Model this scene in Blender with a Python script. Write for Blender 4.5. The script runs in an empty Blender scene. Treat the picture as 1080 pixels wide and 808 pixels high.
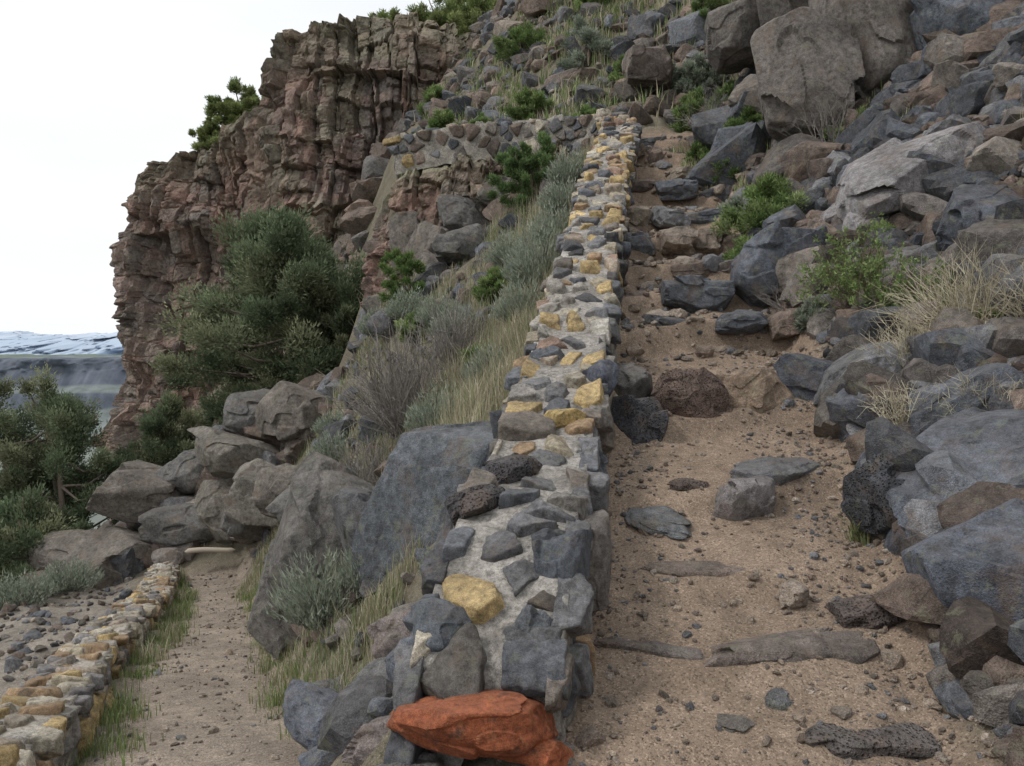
import bpy, bmesh, math, numpy as np
from mathutils import Vector, Matrix, Euler
R = np.random.default_rng(11)
scene = bpy.context.scene

# ------------------------------------------------------------------ noise
def _h(ix, iy, iz, seed):
    h = ((ix*73856093) ^ (iy*19349663) ^ (iz*83492791) ^ (seed*2654435761)) & 0xffffffff
    h = ((h ^ (h >> 13))*1274126177) & 0xffffffff
    h = h ^ (h >> 16)
    h = (h*1103515245 + 12345) & 0x7fffffff
    return h/float(0x7fffffff)
def vnoise(p, seed=0):
    i = np.floor(p).astype(np.int64); f = p-i; f = f*f*(3-2*f)
    x, y, z = i[:, 0], i[:, 1], i[:, 2]; r = 0
    for dx in (0, 1):
        wx = f[:, 0] if dx else 1-f[:, 0]
        for dy in (0, 1):
            wy = f[:, 1] if dy else 1-f[:, 1]
            for dz in (0, 1):
                wz = f[:, 2] if dz else 1-f[:, 2]
                r = r+_h(x+dx, y+dy, z+dz, seed)*wx*wy*wz
    return r*2-1
def fbm(p, o=4, seed=0, g=0.5):
    a = 1; s = 0; t = 0
    for k in range(o):
        s = s+a*vnoise(p*(2**k)+k*17.3, seed+k); t += a; a *= g
    return s/t
def cells1(u, row, seed):
    """1-D irregular cells along u, independent for every integer row -> (distance to edge, id hash a, id hash b, id int, local)"""
    i = np.floor(u).astype(np.int64); z = np.zeros_like(i)
    e = lambda k: k+.85*(_h(k, row, z, seed)-.5)
    idx = np.where(u < e(i), i-1, np.where(u >= e(i+1), i+1, i))
    a = e(idx); b = e(idx+1); d = np.minimum(u-a, b-u)
    return d, _h(idx, row, z+5, seed), _h(idx, row, z+6, seed), idx, (u-a)/(b-a)-.5

# ------------------------------------------------------------------ mesh accumulator
class Acc:
    def __init__(s): s.V = []; s.F = []; s.C = []; s.n = 0
    def add(s, V, F, C):
        V = np.asarray(V, float); F = np.asarray(F, np.int64)
        C = np.asarray(C, float)
        if C.ndim == 1: C = np.tile(C[:3], (len(V), 1))
        s.V.append(V); s.F.append(F+s.n); s.C.append(C[:, :3]); s.n += len(V)
    def build(s, name, mat, smooth=False, parent=None, origin=None):
        V = np.concatenate(s.V); F = np.concatenate(s.F); C = np.concatenate(s.C)
        o = V.mean(0) if origin is None else np.array(origin, float)
        if parent is not None: o = np.array(parent.location)
        V = V-o
        me = bpy.data.meshes.new(name)
        me.vertices.add(len(V)); me.vertices.foreach_set('co', V.astype(np.float32).ravel())
        me.loops.add(len(F)*3); me.loops.foreach_set('vertex_index', F.astype(np.int32).ravel())
        me.polygons.add(len(F)); me.polygons.foreach_set('loop_start', (np.arange(len(F))*3).astype(np.int32))
        me.update(calc_edges=True)
        me.polygons.foreach_set('use_smooth', np.full(len(F), smooth))
        ca = me.color_attributes.new('tint', 'FLOAT_COLOR', 'POINT')
        ca.data.foreach_set('color', np.hstack([C, np.ones((len(C), 1))]).astype(np.float32).ravel())
        me.materials.append(mat)
        ob = bpy.data.objects.new(name, me); scene.collection.objects.link(ob)
        if parent is not None: ob.parent = parent
        else: ob.location = o
        return ob
def empty(name, loc):
    e = bpy.data.objects.new(name, None); e.location = loc; e.empty_display_size = .2
    scene.collection.objects.link(e); return e
def gridfaces(nu, nv):
    i = np.arange(nu*nv).reshape(nu, nv)
    a = i[:-1, :-1].ravel(); b = i[1:, :-1].ravel(); c = i[1:, 1:].ravel(); d = i[:-1, 1:].ravel()
    return np.vstack([np.stack([a, b, c], 1), np.stack([a, c, d], 1)])

# ------------------------------------------------------------------ materials
def nodes(name):
    m = bpy.data.materials.new(name); m.use_nodes = True
    nt = m.node_tree; nt.nodes.clear(); return m, nt, nt.nodes, nt.links
def ramp(N, fac, L, stops):
    r = N.new('ShaderNodeValToRGB'); L.new(fac, r.inputs[0])
    while len(r.color_ramp.elements) < len(stops): r.color_ramp.elements.new(.5)
    for e, (p, c) in zip(r.color_ramp.elements, stops):
        e.position = p; e.color = (c, c, c, 1) if not isinstance(c, tuple) else (*c, 1)
    return r.outputs[0]
def noise(N, L, vec, scale, detail=5, rough=.6, dist=0.):
    n = N.new('ShaderNodeTexNoise'); n.inputs['Scale'].default_value = scale
    n.inputs['Detail'].default_value = detail; n.inputs['Roughness'].default_value = rough; n.inputs['Distortion'].default_value = dist
    L.new(vec, n.inputs['Vector']); return n.outputs['Fac']
def mix(N, L, typ, fac, a, b):
    m = N.new('ShaderNodeMix'); m.data_type = 'RGBA'; m.blend_type = typ
    for s, v in ((m.inputs[0], fac), (m.inputs[6], a), (m.inputs[7], b)):
        if hasattr(v, 'links'): L.new(v, s)
        elif isinstance(v, tuple): s.default_value = (*v, 1)
        else: s.default_value = v
    return m.outputs[2]
def rockmat(name, scale=1.0, lichen=.4, pits=0.0, dust=.16, bump=.85, lichcol=(.235, .24, .165), stain=.4, con=1.0):
    m, nt, N, L = nodes(name)
    out = N.new('ShaderNodeOutputMaterial'); b = N.new('ShaderNodeBsdfPrincipled')
    b.inputs['Roughness'].default_value = .82; b.inputs['Specular IOR Level'].default_value = .25
    at = N.new('ShaderNodeAttribute'); at.attribute_name = 'tint'
    g = N.new('ShaderNodeNewGeometry'); P = g.outputs['Position']
    big = noise(N, L, P, 1.7*scale, 4, .65); med = noise(N, L, P, 13*scale, 6, .8); fine = noise(N, L, P, 120*scale, 1, .8)
    c = mix(N, L, 'MULTIPLY', con, at.outputs['Color'], ramp(N, big, L, [(.32, .6), (.5, 1.0), (.68, 1.42)]))
    c = mix(N, L, 'MULTIPLY', con, c, ramp(N, med, L, [(.34, .45), (.5, 1.0), (.66, 1.5)]))
    c = mix(N, L, 'MULTIPLY', .8, c, ramp(N, fine, L, [(.25, .5), (.5, 1.0), (.75, 1.55)]))
    st = noise(N, L, P, 3.1*scale, 6, .75)
    c = mix(N, L, 'MIX', ramp(N, st, L, [(.53, 0.0), (.64, stain)]), c, (.2, .135, .095))
    c = mix(N, L, 'MIX', ramp(N, st, L, [(.34, .65), (.43, 0.0)]), c, (.05, .048, .046))
    li = noise(N, L, P, 7.3*scale, 6, .8)
    c = mix(N, L, 'MIX', ramp(N, li, L, [(.55, 0.0), (.61, lichen)]), c, lichcol)
    hgt = mix(N, L, 'ADD', 1.0, med, mix(N, L, 'MULTIPLY', 1.0, fine, (.3, .3, .3)))
    sx = N.new('ShaderNodeSeparateXYZ'); L.new(g.outputs['Normal'], sx.inputs[0])
    up = ramp(N, sx.outputs['Z'], L, [(.55, 0.0), (.97, dust)])
    mm = N.new('ShaderNodeMath'); mm.operation = 'MULTIPLY'; L.new(up, mm.inputs[0]); L.new(ramp(N, li, L, [(.4, 1.), (.6, .1)]), mm.inputs[1])
    c = mix(N, L, 'MIX', mm.outputs[0], c, (.32, .275, .235))
    if pits:
        v = N.new('ShaderNodeTexVoronoi'); v.inputs['Scale'].default_value = 55; L.new(P, v.inputs['Vector'])
        pr = ramp(N, v.outputs['Distance'], L, [(.12, 0.0), (.42, 1.0)])
        c = mix(N, L, 'MULTIPLY', pits, c, ramp(N, v.outputs['Distance'], L, [(.1, .35), (.4, 1.0)]))
        hgt = mix(N, L, 'ADD', 1.0, hgt, pr)
    bp = N.new('ShaderNodeBump'); bp.inputs['Strength'].default_value = bump; bp.inputs['Distance'].default_value = .045/scale
    L.new(hgt, bp.inputs['Height']); L.new(bp.outputs[0], b.inputs['Normal'])
    L.new(c, b.inputs['Base Color']); L.new(b.outputs[0], out.inputs[0]); return m
def soilmat(name):
    m, nt, N, L = nodes(name)
    out = N.new('ShaderNodeOutputMaterial'); b = N.new('ShaderNodeBsdfPrincipled')
    b.inputs['Roughness'].default_value = .95; b.inputs['Specular IOR Level'].default_value = .1
    at = N.new('ShaderNodeAttribute'); at.attribute_name = 'tint'
    g = N.new('ShaderNodeNewGeometry'); P = g.outputs['Position']
    c = mix(N, L, 'MULTIPLY', 1., at.outputs['Color'], ramp(N, noise(N, L, P, 1.3, 6, .65), L, [(.3, .66), (.7, 1.2)]))
    c = mix(N, L, 'MULTIPLY', 1., c, ramp(N, noise(N, L, P, 9, 6, .75), L, [(.32, .74), (.68, 1.16)]))
    v = N.new('ShaderNodeTexVoronoi'); v.inputs['Scale'].default_value = 120; L.new(P, v.inputs['Vector'])
    sv = N.new('ShaderNodeSeparateColor'); L.new(v.outputs['Color'], sv.inputs[0])
    c = mix(N, L, 'MULTIPLY', .9, c, ramp(N, sv.outputs[0], L, [(0., .45), (.25, .92), (.8, 1.03), (1., 1.6)]))
    c = mix(N, L, 'MULTIPLY', .6, c, ramp(N, noise(N, L, P, 260, 2, .7), L, [(.3, .6), (.7, 1.35)]))
    h = mix(N, L, 'ADD', 1., noise(N, L, P, 45, 5, .8), ramp(N, v.outputs['Distance'], L, [(0., .4), (.5, 0.)]))
    bp = N.new('ShaderNodeBump'); bp.inputs['Strength'].default_value = .55; bp.inputs['Distance'].default_value = .016
    L.new(h, bp.inputs['Height']); L.new(bp.outputs[0], b.inputs['Normal'])
    L.new(c, b.inputs['Base Color']); L.new(b.outputs[0], out.inputs[0]); return m
def leafmat(name, trans=.3):
    m, nt, N, L = nodes(name)
    out = N.new('ShaderNodeOutputMaterial'); d = N.new('ShaderNodeBsdfDiffuse'); t = N.new('ShaderNodeBsdfTranslucent')
    at = N.new('ShaderNodeAttribute'); at.attribute_name = 'tint'
    L.new(at.outputs['Color'], d.inputs[0])
    if trans:
        ms = N.new('ShaderNodeMixShader'); ms.inputs[0].default_value = trans
        L.new(at.outputs['Color'], t.inputs[0])
        L.new(d.outputs[0], ms.inputs[1]); L.new(t.outputs[0], ms.inputs[2]); L.new(ms.outputs[0], out.inputs[0])
    else: L.new(d.outputs[0], out.inputs[0])
    return m
def farmat(name, scale, lo, hi):
    m, nt, N, L = nodes(name)
    out = N.new('ShaderNodeOutputMaterial'); d = N.new('ShaderNodeBsdfDiffuse')
    at = N.new('ShaderNodeAttribute'); at.attribute_name = 'tint'
    g = N.new('ShaderNodeNewGeometry')
    c = mix(N, L, 'MULTIPLY', 1., at.outputs['Color'], ramp(N, noise(N, L, g.outputs['Position'], scale, 8, .7), L, [(.3, lo), (.7, hi)]))
    L.new(c, d.inputs[0]); L.new(d.outputs[0], out.inputs[0]); return m
M_rock = rockmat('basalt_rock'); M_pit = rockmat('vesicular_basalt', pits=.9, lichen=.2)
M_cliff = rockmat('cliff_rock', scale=.45, lichen=.55, dust=.3, bump=.8, lichcol=(.225, .22, .14), stain=.3)
M_stone = rockmat('masonry_stone', lichen=.35, dust=.12, scale=1.9, stain=.25)
M_red = rockmat('red_stone', lichen=.5, dust=.1, scale=2.6, stain=.0, lichcol=(.42, .2, .1), con=.9)
M_mortar = rockmat('mortar', lichen=.0, dust=.0, bump=.6, scale=2.5, stain=.15)
M_soil = soilmat('sandy_soil'); M_leaf = leafmat('foliage'); M_bark = leafmat('bark_twigs', 0.0)

# ------------------------------------------------------------------ terrain profile
#        far   A      B      C(wall) D(path)  E(path)   F      G      H(wall)  I(path)  J(path)  K     L    M
ST = [
(-8,  [(-80,-60),(-20,-14),(-7,-4.5),(-3.2,-2.2),(-2.4,-2.1),(-1.2,-2.05),(-.8,-2.0),(-.5,-2.0),(-.2,-1.95),(.1,-1.95),(1.7,-1.9),(3.5,-.4),(14,7),(60,40)]),
(0,   [(-80,-60),(-20,-14),(-6,-4.0),(-3.0,-2.2),(-2.4,-2.1),(-.95,-2.0),(-.7,-1.95),(-.5,-1.9),(-.3,-1.85),(.1,-1.85),(1.65,-1.8),(3.1,-.6),(14,7),(60,40)]),
(3.3, [(-80,-60),(-20,-14),(-5,-3.2),(-3.0,-2.3),(-2.4,-2.25),(-1.0,-2.2),(-.8,-2.05),(-.65,-1.9),(-.5,-1.7),(.2,-1.62),(1.75,-1.6),(2.9,-.9),(14,7.2),(60,42)]),
(5.2, [(-80,-60),(-20,-14),(-5.2,-3.1),(-3.4,-2.5),(-2.6,-2.42),(-1.35,-2.4),(-.9,-2.1),(-.5,-1.5),(-.2,-1.1),(.62,-.97),(2.3,-.97),(3.5,-.3),(14,8),(60,43)]),
(6.6, [(-80,-60),(-20,-14),(-6,-3.3),(-3.9,-2.75),(-3.2,-2.7),(-1.9,-2.65),(-1.3,-2.0),(-.6,-1.05),(.05,-.5),(.85,-.36),(2.55,-.36),(3.8,.35),(14,8.6),(60,44)]),
(8.2, [(-80,-60),(-20,-14),(-7,-3.6),(-4.5,-3.05),(-3.75,-2.95),(-2.5,-2.95),(-1.7,-1.9),(-.7,-.6),(.3,.25),(1.1,.43),(2.93,.43),(4.3,1.25),(14,9.5),(60,45)]),
(11,  [(-80,-60),(-21,-14),(-9,-4.0),(-5.4,-3.5),(-4.6,-3.4),(-3.5,-3.35),(-2.5,-2),(-1,-.1),(.75,1.55),(1.5,1.75),(3.2,1.75),(4.8,2.9),(16,12),(60,48)]),
(14,  [(-80,-60),(-22,-14),(-11,-4.5),(-6.5,-3.85),(-5.7,-3.8),(-4.6,-3.75),(-3.4,-1.8),(-1.5,.8),(1.3,3.2),(2.05,3.4),(3.7,3.4),(5.5,4.9),(18,15),(60,50)]),
(17,  [(-80,-60),(-22,-14),(-12.5,-5.2),(-7.8,-4.15),(-7.1,-4.1),(-5.8,-4.05),(-4.4,-1.6),(-2.7,1.6),(1.9,4.9),(2.6,5.1),(4.1,5.1),(6,6.6),(20,18),(60,53)]),
(18.9,[(-80,-60),(-22,-14),(-13,-6),(-9.8,-4.4),(-8.5,-3.5),(-7,-1.9),(-4.5,-.2),(-2.8,2.0),(1.9,5.2),(2.8,5.9),(4.3,5.9),(6.5,7.4),(21,19),(60,54)]),
(19.4,[(-80,-60),(-22,-14),(-13.3,-6.3),(-10.2,-4.3),(-8.8,-3.2),(-7.1,-1.6),(-4.3,0),(-2.8,4.9),(1.9,5.8),(2.9,6.1),(4.4,6.1),(6.7,7.6),(21,19.5),(60,55)]),
(21,  [(-80,-60),(-22,-14),(-13.5,-7),(-10.8,-4.8),(-9,-3.4),(-7.2,-2.0),(-4.3,-.2),(-2.9,5.2),(2,6.6),(3,7),(4.6,7.3),(7,9),(22,20.5),(60,56)]),
(25,  [(-80,-60),(-24,-16),(-15,-8.5),(-12,-5.7),(-10.5,-4.4),(-8.5,-2.5),(-5.2,-.5),(-3.4,6),(2,9.5),(3.3,10),(5,10.8),(8,13),(24,25),(60,60)]),
(35,  [(-80,-60),(-30,-20),(-20,-12),(-17,-8),(-15,-5),(-12.5,-2),(-8.5,2),(-5.3,10),(1,16.8),(4,18.5),(7,20.5),(12,25),(34,42),(60,66)]),
(47,  [(-80,-60),(-38,-26),(-29,-18),(-26,-14),(-22,-6),(-18,-2),(-13,2),(-7,13.0),(-2,20.5),(4,26),(9,29),(16,34),(45,52),(60,70)]),
(62,  [(-80,-60),(-45,-30),(-34,-18),(-30,-12),(-22,2),(-17,10),(-13,16),(-7,18),(-2,22),(4,31),(9,34),(16,40),(45,58),(60,75)]),
(150, [(-80,-60),(-65,-58),(-50,-55),(-40,-50),(-32,-30),(-22,-10),(-13,10),(-7,18),(-2,22),(4,31),(9,34),(16,40),(45,58),(60,75)]),
]
YS = np.array([s[0] for s in ST], float)
XT = np.array([[p[0] for p in s[1]] for s in ST], float); ZT = np.array([[p[1] for p in s[1]] for s in ST], float)
def bx(y, i): return np.interp(y, YS, XT[:, i])
def base_h(x, y):
    x = np.asarray(x, float); y = np.asarray(y, float)
    z = np.interp(y, YS, ZT[:, 0])
    for i in range(XT.shape[1]-1):
        a = bx(y, i); b = bx(y, i+1)
        z = z+np.clip((x-a)/(b-a), 0, 1)*(np.interp(y, YS, ZT[:, i+1])-np.interp(y, YS, ZT[:, i]))
    return z
EDGES = [3.0, 3.55, 4.02, 4.75, 5.7, 6.75, 8.6, 9.5, 10.5, 11.6, 12.7, 14.0, 15.2, 16.4, 17.6]
kx, ky = [], []
for a, b in zip(EDGES[:-1], EDGES[1:]):
    kx += [a, b-.12]; ky += [a, a+(b-a)*(.62 if a < 7 else .4)]
kx = np.array([-10]+kx+[17.6, 200]); ky = np.array([-10]+ky+[17.6, 200])
def sstep(t): t = np.clip(t, 0, 1); return t*t*(3-2*t)
def pathmask(x, y, pad=0.):
    w = .18
    return sstep((x-bx(y, 9)+pad+w)/w)*sstep((bx(y, 10)+pad+w-x)/w)*sstep((19.2-y)/.5)
def lpathmask(x, y, pad=0.):
    w = .3
    return sstep((x-bx(y, 4)+pad+w)/w)*sstep((bx(y, 5)+pad+w-x)/w)*sstep((17.4-y)/.6)
def hz(x, y):
    x = np.asarray(x, float); y = np.asarray(y, float); sh = x.shape
    x = x.ravel(); y = np.broadcast_to(y, sh).ravel()
    pm = pathmask(x, y); lm = lpathmask(x, y)
    wob = .22*vnoise(np.stack([x*1.7, y*0+3, x*0], 1), 5)
    ys = np.interp(y+wob, kx, ky)-wob
    z = base_h(x, y)*(1-pm)+base_h(x, ys)*pm
    m = np.maximum(pm, lm); far = np.clip((y-18)/20, 0, 1)
    P = np.stack([x, y, x*0], 1)
    z = z+fbm(P*.9, 4, 3)*(.28+.6*far)*(1-m)+fbm(P*3.1, 4, 9)*(.05+.07*(1-m))
    return z.reshape(sh)
def rng(a, b, s): return np.arange(a, b, s)
gx = np.concatenate([rng(-80, -16, 2), rng(-16, -5, .22), rng(-5, 6, .05), rng(6, 20, .3), rng(20, 62, 2)])
gy = np.concatenate([rng(-8, 2, .3), rng(2, 9, .04), rng(9, 20, .07), rng(20, 62, .45), rng(62, 152, 6)])
X, Y = np.meshgrid(gx, gy, indexing='ij'); Z = hz(X, Y)
xf, yf = X.ravel(), Y.ravel()
pm = np.maximum(pathmask(xf, yf, .1), 0); lm = lpathmask(xf, yf, .0)
nn = .5+.5*fbm(np.stack([xf*1.3, yf*1.3, xf*0], 1), 4, 21)
sand = np.array([.29, .222, .168]); lsand = np.array([.32, .265, .215]); dirt = np.array([.22, .19, .145]); dk = np.array([.15, .14, .10])
base = dirt*nn[:, None]+dk*(1-nn[:, None])
leftarea = sstep((bx(yf, 3)-xf)/.5)*sstep((20-yf)/3)
base = base*(1-leftarea[:, None])+np.array([.265, .235, .2])*leftarea[:, None]
col = base*(1-pm[:, None])+sand*pm[:, None]; col = col*(1-lm[:, None])+lsand*lm[:, None]
front = sstep((3.4-yf)/.8)*sstep((xf+3)/.5)*sstep((1.8-xf)/.4); col = col*(1-front[:, None])+sand*front[:, None]
a = Acc(); a.add(np.stack([xf, yf, Z.ravel()], 1), gridfaces(len(gx), len(gy)), col)
a.build('hillside_terrain', M_soil, True, origin=(0, 0, 0))

# ------------------------------------------------------------------ far ground, mesa, mountains
a = Acc(); s = 14000
n = 40; t = np.linspace(-1, 1, n); U, W = np.meshgrid(t*np.abs(t)*s, t*np.abs(t)*s, indexing='ij')
a.add(np.stack([U.ravel(), W.ravel(), np.full(U.size, -62.)], 1), gridfaces(n, n), (.2, .22, .2))
a.build('ground', farmat('far_ground', .01, .8, 1.2), True, origin=(0, 0, -62))
nu = 700; nv = 60
uu = np.linspace(-1500, 200, nu); tt = np.linspace(0, 1, nv)
U, T = np.meshgrid(uu, tt, indexing='ij')
prof_z = np.interp(T, [0, .3, .36, .5, .56, .84, .9, 1], [-62, -25, -8, 0, 16, 33, 37, 58])
prof_y = np.interp(T, [0, .3, .36, .5, .56, .84, .9, 1], [-160, -70, -60, -30, -14, 0, 40, 520])
P = np.stack([U.ravel()*.02, T.ravel()*5, U.ravel()*0], 1)
wy = fbm(np.stack([U.ravel()*.01, U.ravel()*0, T.ravel()], 1), 6, 4)*60
zz = prof_z.ravel()+fbm(P*2, 4, 8)*3+U.ravel()*.008
cliffband = ((T.ravel() > .3) & (T.ravel() < .37)) | ((T.ravel() > .5) & (T.ravel() < .87))
n1 = .5+.5*fbm(P*np.array([9, .5, 1]), 4, 5)
c = np.where(cliffband[:, None], np.array([.085, .10, .13])+.10*n1[:, None]**1.5, np.array([.16, .185, .18])+.06*n1[:, None])
c = np.where((T.ravel() > .9)[:, None], np.array([.17, .205, .165]), c)
a = Acc(); a.add(np.stack([U.ravel(), 950+prof_y.ravel()+wy, zz], 1), gridfaces(nu, nv), c)
a.build('canyon_rim', farmat('rim_rock', .05, .7, 1.2), True)
uu = np.linspace(-6500, -1500, 380); vv = np.linspace(0, 1, 70); U, T = np.meshgrid(uu, vv, indexing='ij')
Pm = np.stack([U.ravel()*.0011, T.ravel()*1.5, U.ravel()*0], 1)
ridge = 455+130*fbm(np.stack([uu*.0009, uu*0, uu*0], 1), 5, 31)+130*np.exp(-((uu+3350)/600)**2)
rg = 1-np.abs(fbm(Pm*3, 5, 3))*2
zz = (ridge[:, None]*np.sin(T*np.pi*.5)).ravel()*(.9+.2*rg)-20*(1-T.ravel())
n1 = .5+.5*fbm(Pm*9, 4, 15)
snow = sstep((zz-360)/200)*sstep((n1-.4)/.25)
c = (np.array([.38, .455, .56])+n1[:, None]*.08)*(1-snow[:, None])+np.array([.62, .68, .76])*snow[:, None]  # pale blue distance haze is painted into the rock and snow colours
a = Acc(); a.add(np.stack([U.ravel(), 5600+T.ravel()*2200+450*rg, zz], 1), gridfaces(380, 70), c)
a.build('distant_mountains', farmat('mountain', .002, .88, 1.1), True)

# ------------------------------------------------------------------ rocks
_ico = {}
def ico(n):
    if n not in _ico:
        bm = bmesh.new(); bmesh.ops.create_icosphere(bm, subdivisions=n, radius=1)
        V = np.array([v.co[:] for v in bm.verts]); F = np.array([[v.index for v in f.verts] for f in bm.faces]); bm.free()
        V /= np.linalg.norm(V, axis=1)[:, None]; _ico[n] = (V, F)
    return _ico[n]
def cut(D, nrm, dist, p=28):
    d = D@nrm.T; q = np.maximum(d, 0)/dist
    if p is None: return 1/q.max(1)
    return (q**p).sum(1)**(-1/p)
def rockshape(level, seed, extra=6, p=90, rough=.06, jit=.28):
    r = np.random.default_rng(seed); D, F = ico(level)
    ax = np.vstack([np.eye(3), -np.eye(3)])+r.normal(0, jit, (6, 3))
    ex = r.normal(0, 1, (extra, 3)); nr = np.vstack([ax, ex]); nr /= np.linalg.norm(nr, axis=1)[:, None]
    ds = np.concatenate([r.uniform(.8, 1.05, 6), r.uniform(.85, 1.15, extra)])
    if level >= 5:
        m = 18; e2 = r.normal(0, 1, (m, 3)); e2 /= np.linalg.norm(e2, axis=1)[:, None]
        r0 = cut(e2, nr, ds, None); nr = np.vstack([nr, e2]); ds = np.concatenate([ds, r0*r.uniform(.86, .995, m)])
    rad = np.minimum(cut(D, nr, ds, p), 1.7)
    if level >= 5:
        # spalled flakes: local second hull slightly inside, chosen by a patchy mask
        e3 = r.normal(0, 1, (26, 3)); e3 /= np.linalg.norm(e3, axis=1)[:, None]
        r3 = cut(e3, nr, ds, None)*r.uniform(.90, 1.0, 26); rad2 = np.minimum(cut(D, np.vstack([nr, e3]), np.concatenate([ds*.955, r3]), p), rad)
        mk = sstep((vnoise(D*2.1+seed*1.3, seed % 53)+.02)/.07); rad = rad*(1-mk)+rad2*mk
    V = D*rad[:, None]
    if rough:
        nz = fbm(V*1.5+seed*3.7, 3, seed % 97, .5)
        V = V*(1+rough*.5*nz[:, None])
        if level >= 5: V = V*(1+.016*fbm(V*6+seed, 4, 5, .6)[:, None])
    V = V-(V.max(0)+V.min(0))/2
    V = V/((V.max(0)-V.min(0))/2)
    return V, F
TPL = {2: [rockshape(2, 100+i, 4, 90, 0) for i in range(12)], 3: [rockshape(3, 200+i, 6, 90, .04) for i in range(30)],
       4: [rockshape(4, 300+i, 8, 90, .05) for i in range(26)]}
def rotm(rx, ry, rz): return np.array(Euler((rx, ry, rz)).to_matrix())
GREY = [(.13, .138, .155), (.10, .108, .125), (.16, .16, .168), (.08, .082, .09), (.135, .12, .112)]
BROWN = [(.17, .13, .11), (.135, .103, .087), (.2, .155, .13), (.11, .086, .075)]
MIX = GREY+GREY[:4]+BROWN+[(.2, .175, .155), (.175, .155, .14)]
REDD = [(.2, .148, .12), (.18, .14, .115), (.16, .13, .113), (.125, .108, .095), (.2, .168, .14), (.14, .13, .125)]
OCHRE = [(.42, .31, .155), (.37, .32, .24), (.40, .36, .29), (.32, .22, .135), (.34, .28, .22), (.36, .335, .3)]
def boulder(x, y, z, sx, sy, sz, rot=(0, 0, 0), col=(.17, .18, .2), seed=1, level=5, mat=None, name='boulder', extra=5, jit=.22, rough=.05, p=90):
    V, F = rockshape(level, seed, extra, p, rough, jit)
    V = V*np.array([sx, sy, sz])/2
    V = V@rotm(*[math.radians(v) for v in rot]).T+np.array([x, y, z])
    a = Acc(); a.add(V, F, col); return a.build(name, mat or M_rock, False)

def scatter(acc, xs, ys, sizes, pal, level, flat=(.5, .9), sink=.25, jcol=.17):
    zs = hz(xs, ys)
    for x, y, z, s in zip(xs, ys, zs, sizes):
        V, F = TPL[level][R.integers(len(TPL[level]))]
        sc = np.array([R.uniform(.8, 1.35), R.uniform(.65, 1.1), R.uniform(*flat)])*s/2
        q = rotm(R.normal(0, .35), R.normal(0, .35), R.uniform(0, 6.28))
        c = np.array(pal[R.integers(len(pal))])*(1+R.normal(0, jcol))
        acc.add((V*sc)@q.T+np.array([x, y, z+s*(.5-sink)*flat[0]]), F, np.clip(c, .04, .6))
def region(n, xr, yr, keep):
    x = R.uniform(*xr, n); y = R.uniform(*yr, n); k = keep(x, y); return x[k], y[k]
def wallx(y): return np.interp(y, [3.3, 4.1, 5.2, 6.6, 8.2, 11, 14, 17, 18.2], [-.12, 0, .18, .42, .68, 1.15, 1.7, 2.33, 2.3])
def lwallx(y): return np.interp(y, [2, 5, 8.5, 12.5, 16.5], [-2.6, -3.05, -4.4, -5.65, -7.2])
def offpaths(x, y, pad=.1):
    k = (pathmask(x, y, pad) < .3) & (lpathmask(x, y, .05) < .2) & (np.abs(x-wallx(y)) > .55-.2*(y > 18.4))
    k &= ~((np.abs(x-lwallx(y)) < .45) & (y < 17)); return k
talus = Acc()
def logn(n, m, s, lo, hi): return np.clip(np.exp(R.normal(math.log(m), s, n)), lo, hi)
right = lambda x, y: offpaths(x, y) & (x > bx(y, 10)) & (x < .72*y+1.5) & (y > 2.6)
x, y = region(13000, (1.5, 9), (2.6, 12), right); scatter(talus, x, y, logn(len(x), .12, .55, .04, .45), MIX, 2)
x, y = region(3400, (1.5, 13), (2.6, 18), right); scatter(talus, x, y, logn(len(x), .32, .4, .15, .8), MIX, 3)
x, y = region(150, (2, 10), (4, 10), right); scatter(talus, x, y, logn(len(x), .55, .25, .4, .85), MIX, 4)
x, y = region(190, (2, 14), (10, 20), right); scatter(talus, x, y, logn(len(x), .75, .3, .4, 1.4), MIX, 4)
up = lambda x, y: (x > bx(y, 7)+.2) & (x < .68*y+3) & (y > 19.6)
x, y = region(7000, (-7, 34), (19.6, 48), up); scatter(talus, x, y, logn(len(x), .42, .45, .15, 1.3), REDD+MIX, 3)
x, y = region(260, (-6, 34), (20, 48), up); scatter(talus, x, y, logn(len(x), 1.0, .35, .6, 2.0), REDD+MIX, 4)
mid = lambda x, y: offpaths(x, y) & (x > bx(y, 5)+.1) & (x < bx(y, 8))
x, y = region(2600, (-7, 2), (4.2, 19), mid); scatter(talus, x, y, logn(len(x), .13, .5, .05, .5), MIX, 2)
x, y = region(150, (-7, 2), (6.5, 18.2), mid); scatter(talus, x, y, logn(len(x), .48, .4, .25, .95), MIX, 4, sink=.35)
rid = lambda x, y: (x < bx(y, 7)) & (x > bx(y, 1)) & ((y > 17.6) | (x < bx(y, 3)-.3)) & offpaths(x, y) & ~((y > 18.3) & (x > bx(y, 6)-.3))
x, y = region(900, (-14, -3), (17.3, 24), rid); scatter(talus, x, y, logn(len(x), .65, .4, .3, 1.5), BROWN+MIX, 4, sink=.4)
x, y = region(4200, (-14, -2.5), (3, 18), rid); scatter(talus, x, y, logn(len(x), .08, .5, .03, .4), MIX+[(.32, .27, .22)], 2)
x, y = region(1500, (-26, -6), (24, 48), lambda x, y: (x > bx(y, 2)) & (x < bx(y, 7)+1)); scatter(talus, x, y, logn(len(x), .8, .5, .3, 2.2), REDD+BROWN, 3)
talus.build('talus_rocks', M_rock, False, origin=(0, 0, 0))
grav = Acc()
PG = [(.3, .24, .19), (.24, .2, .17), (.15, .15, .16), (.36, .3, .25), (.18, .14, .115), (.26, .21, .17)]
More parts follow.
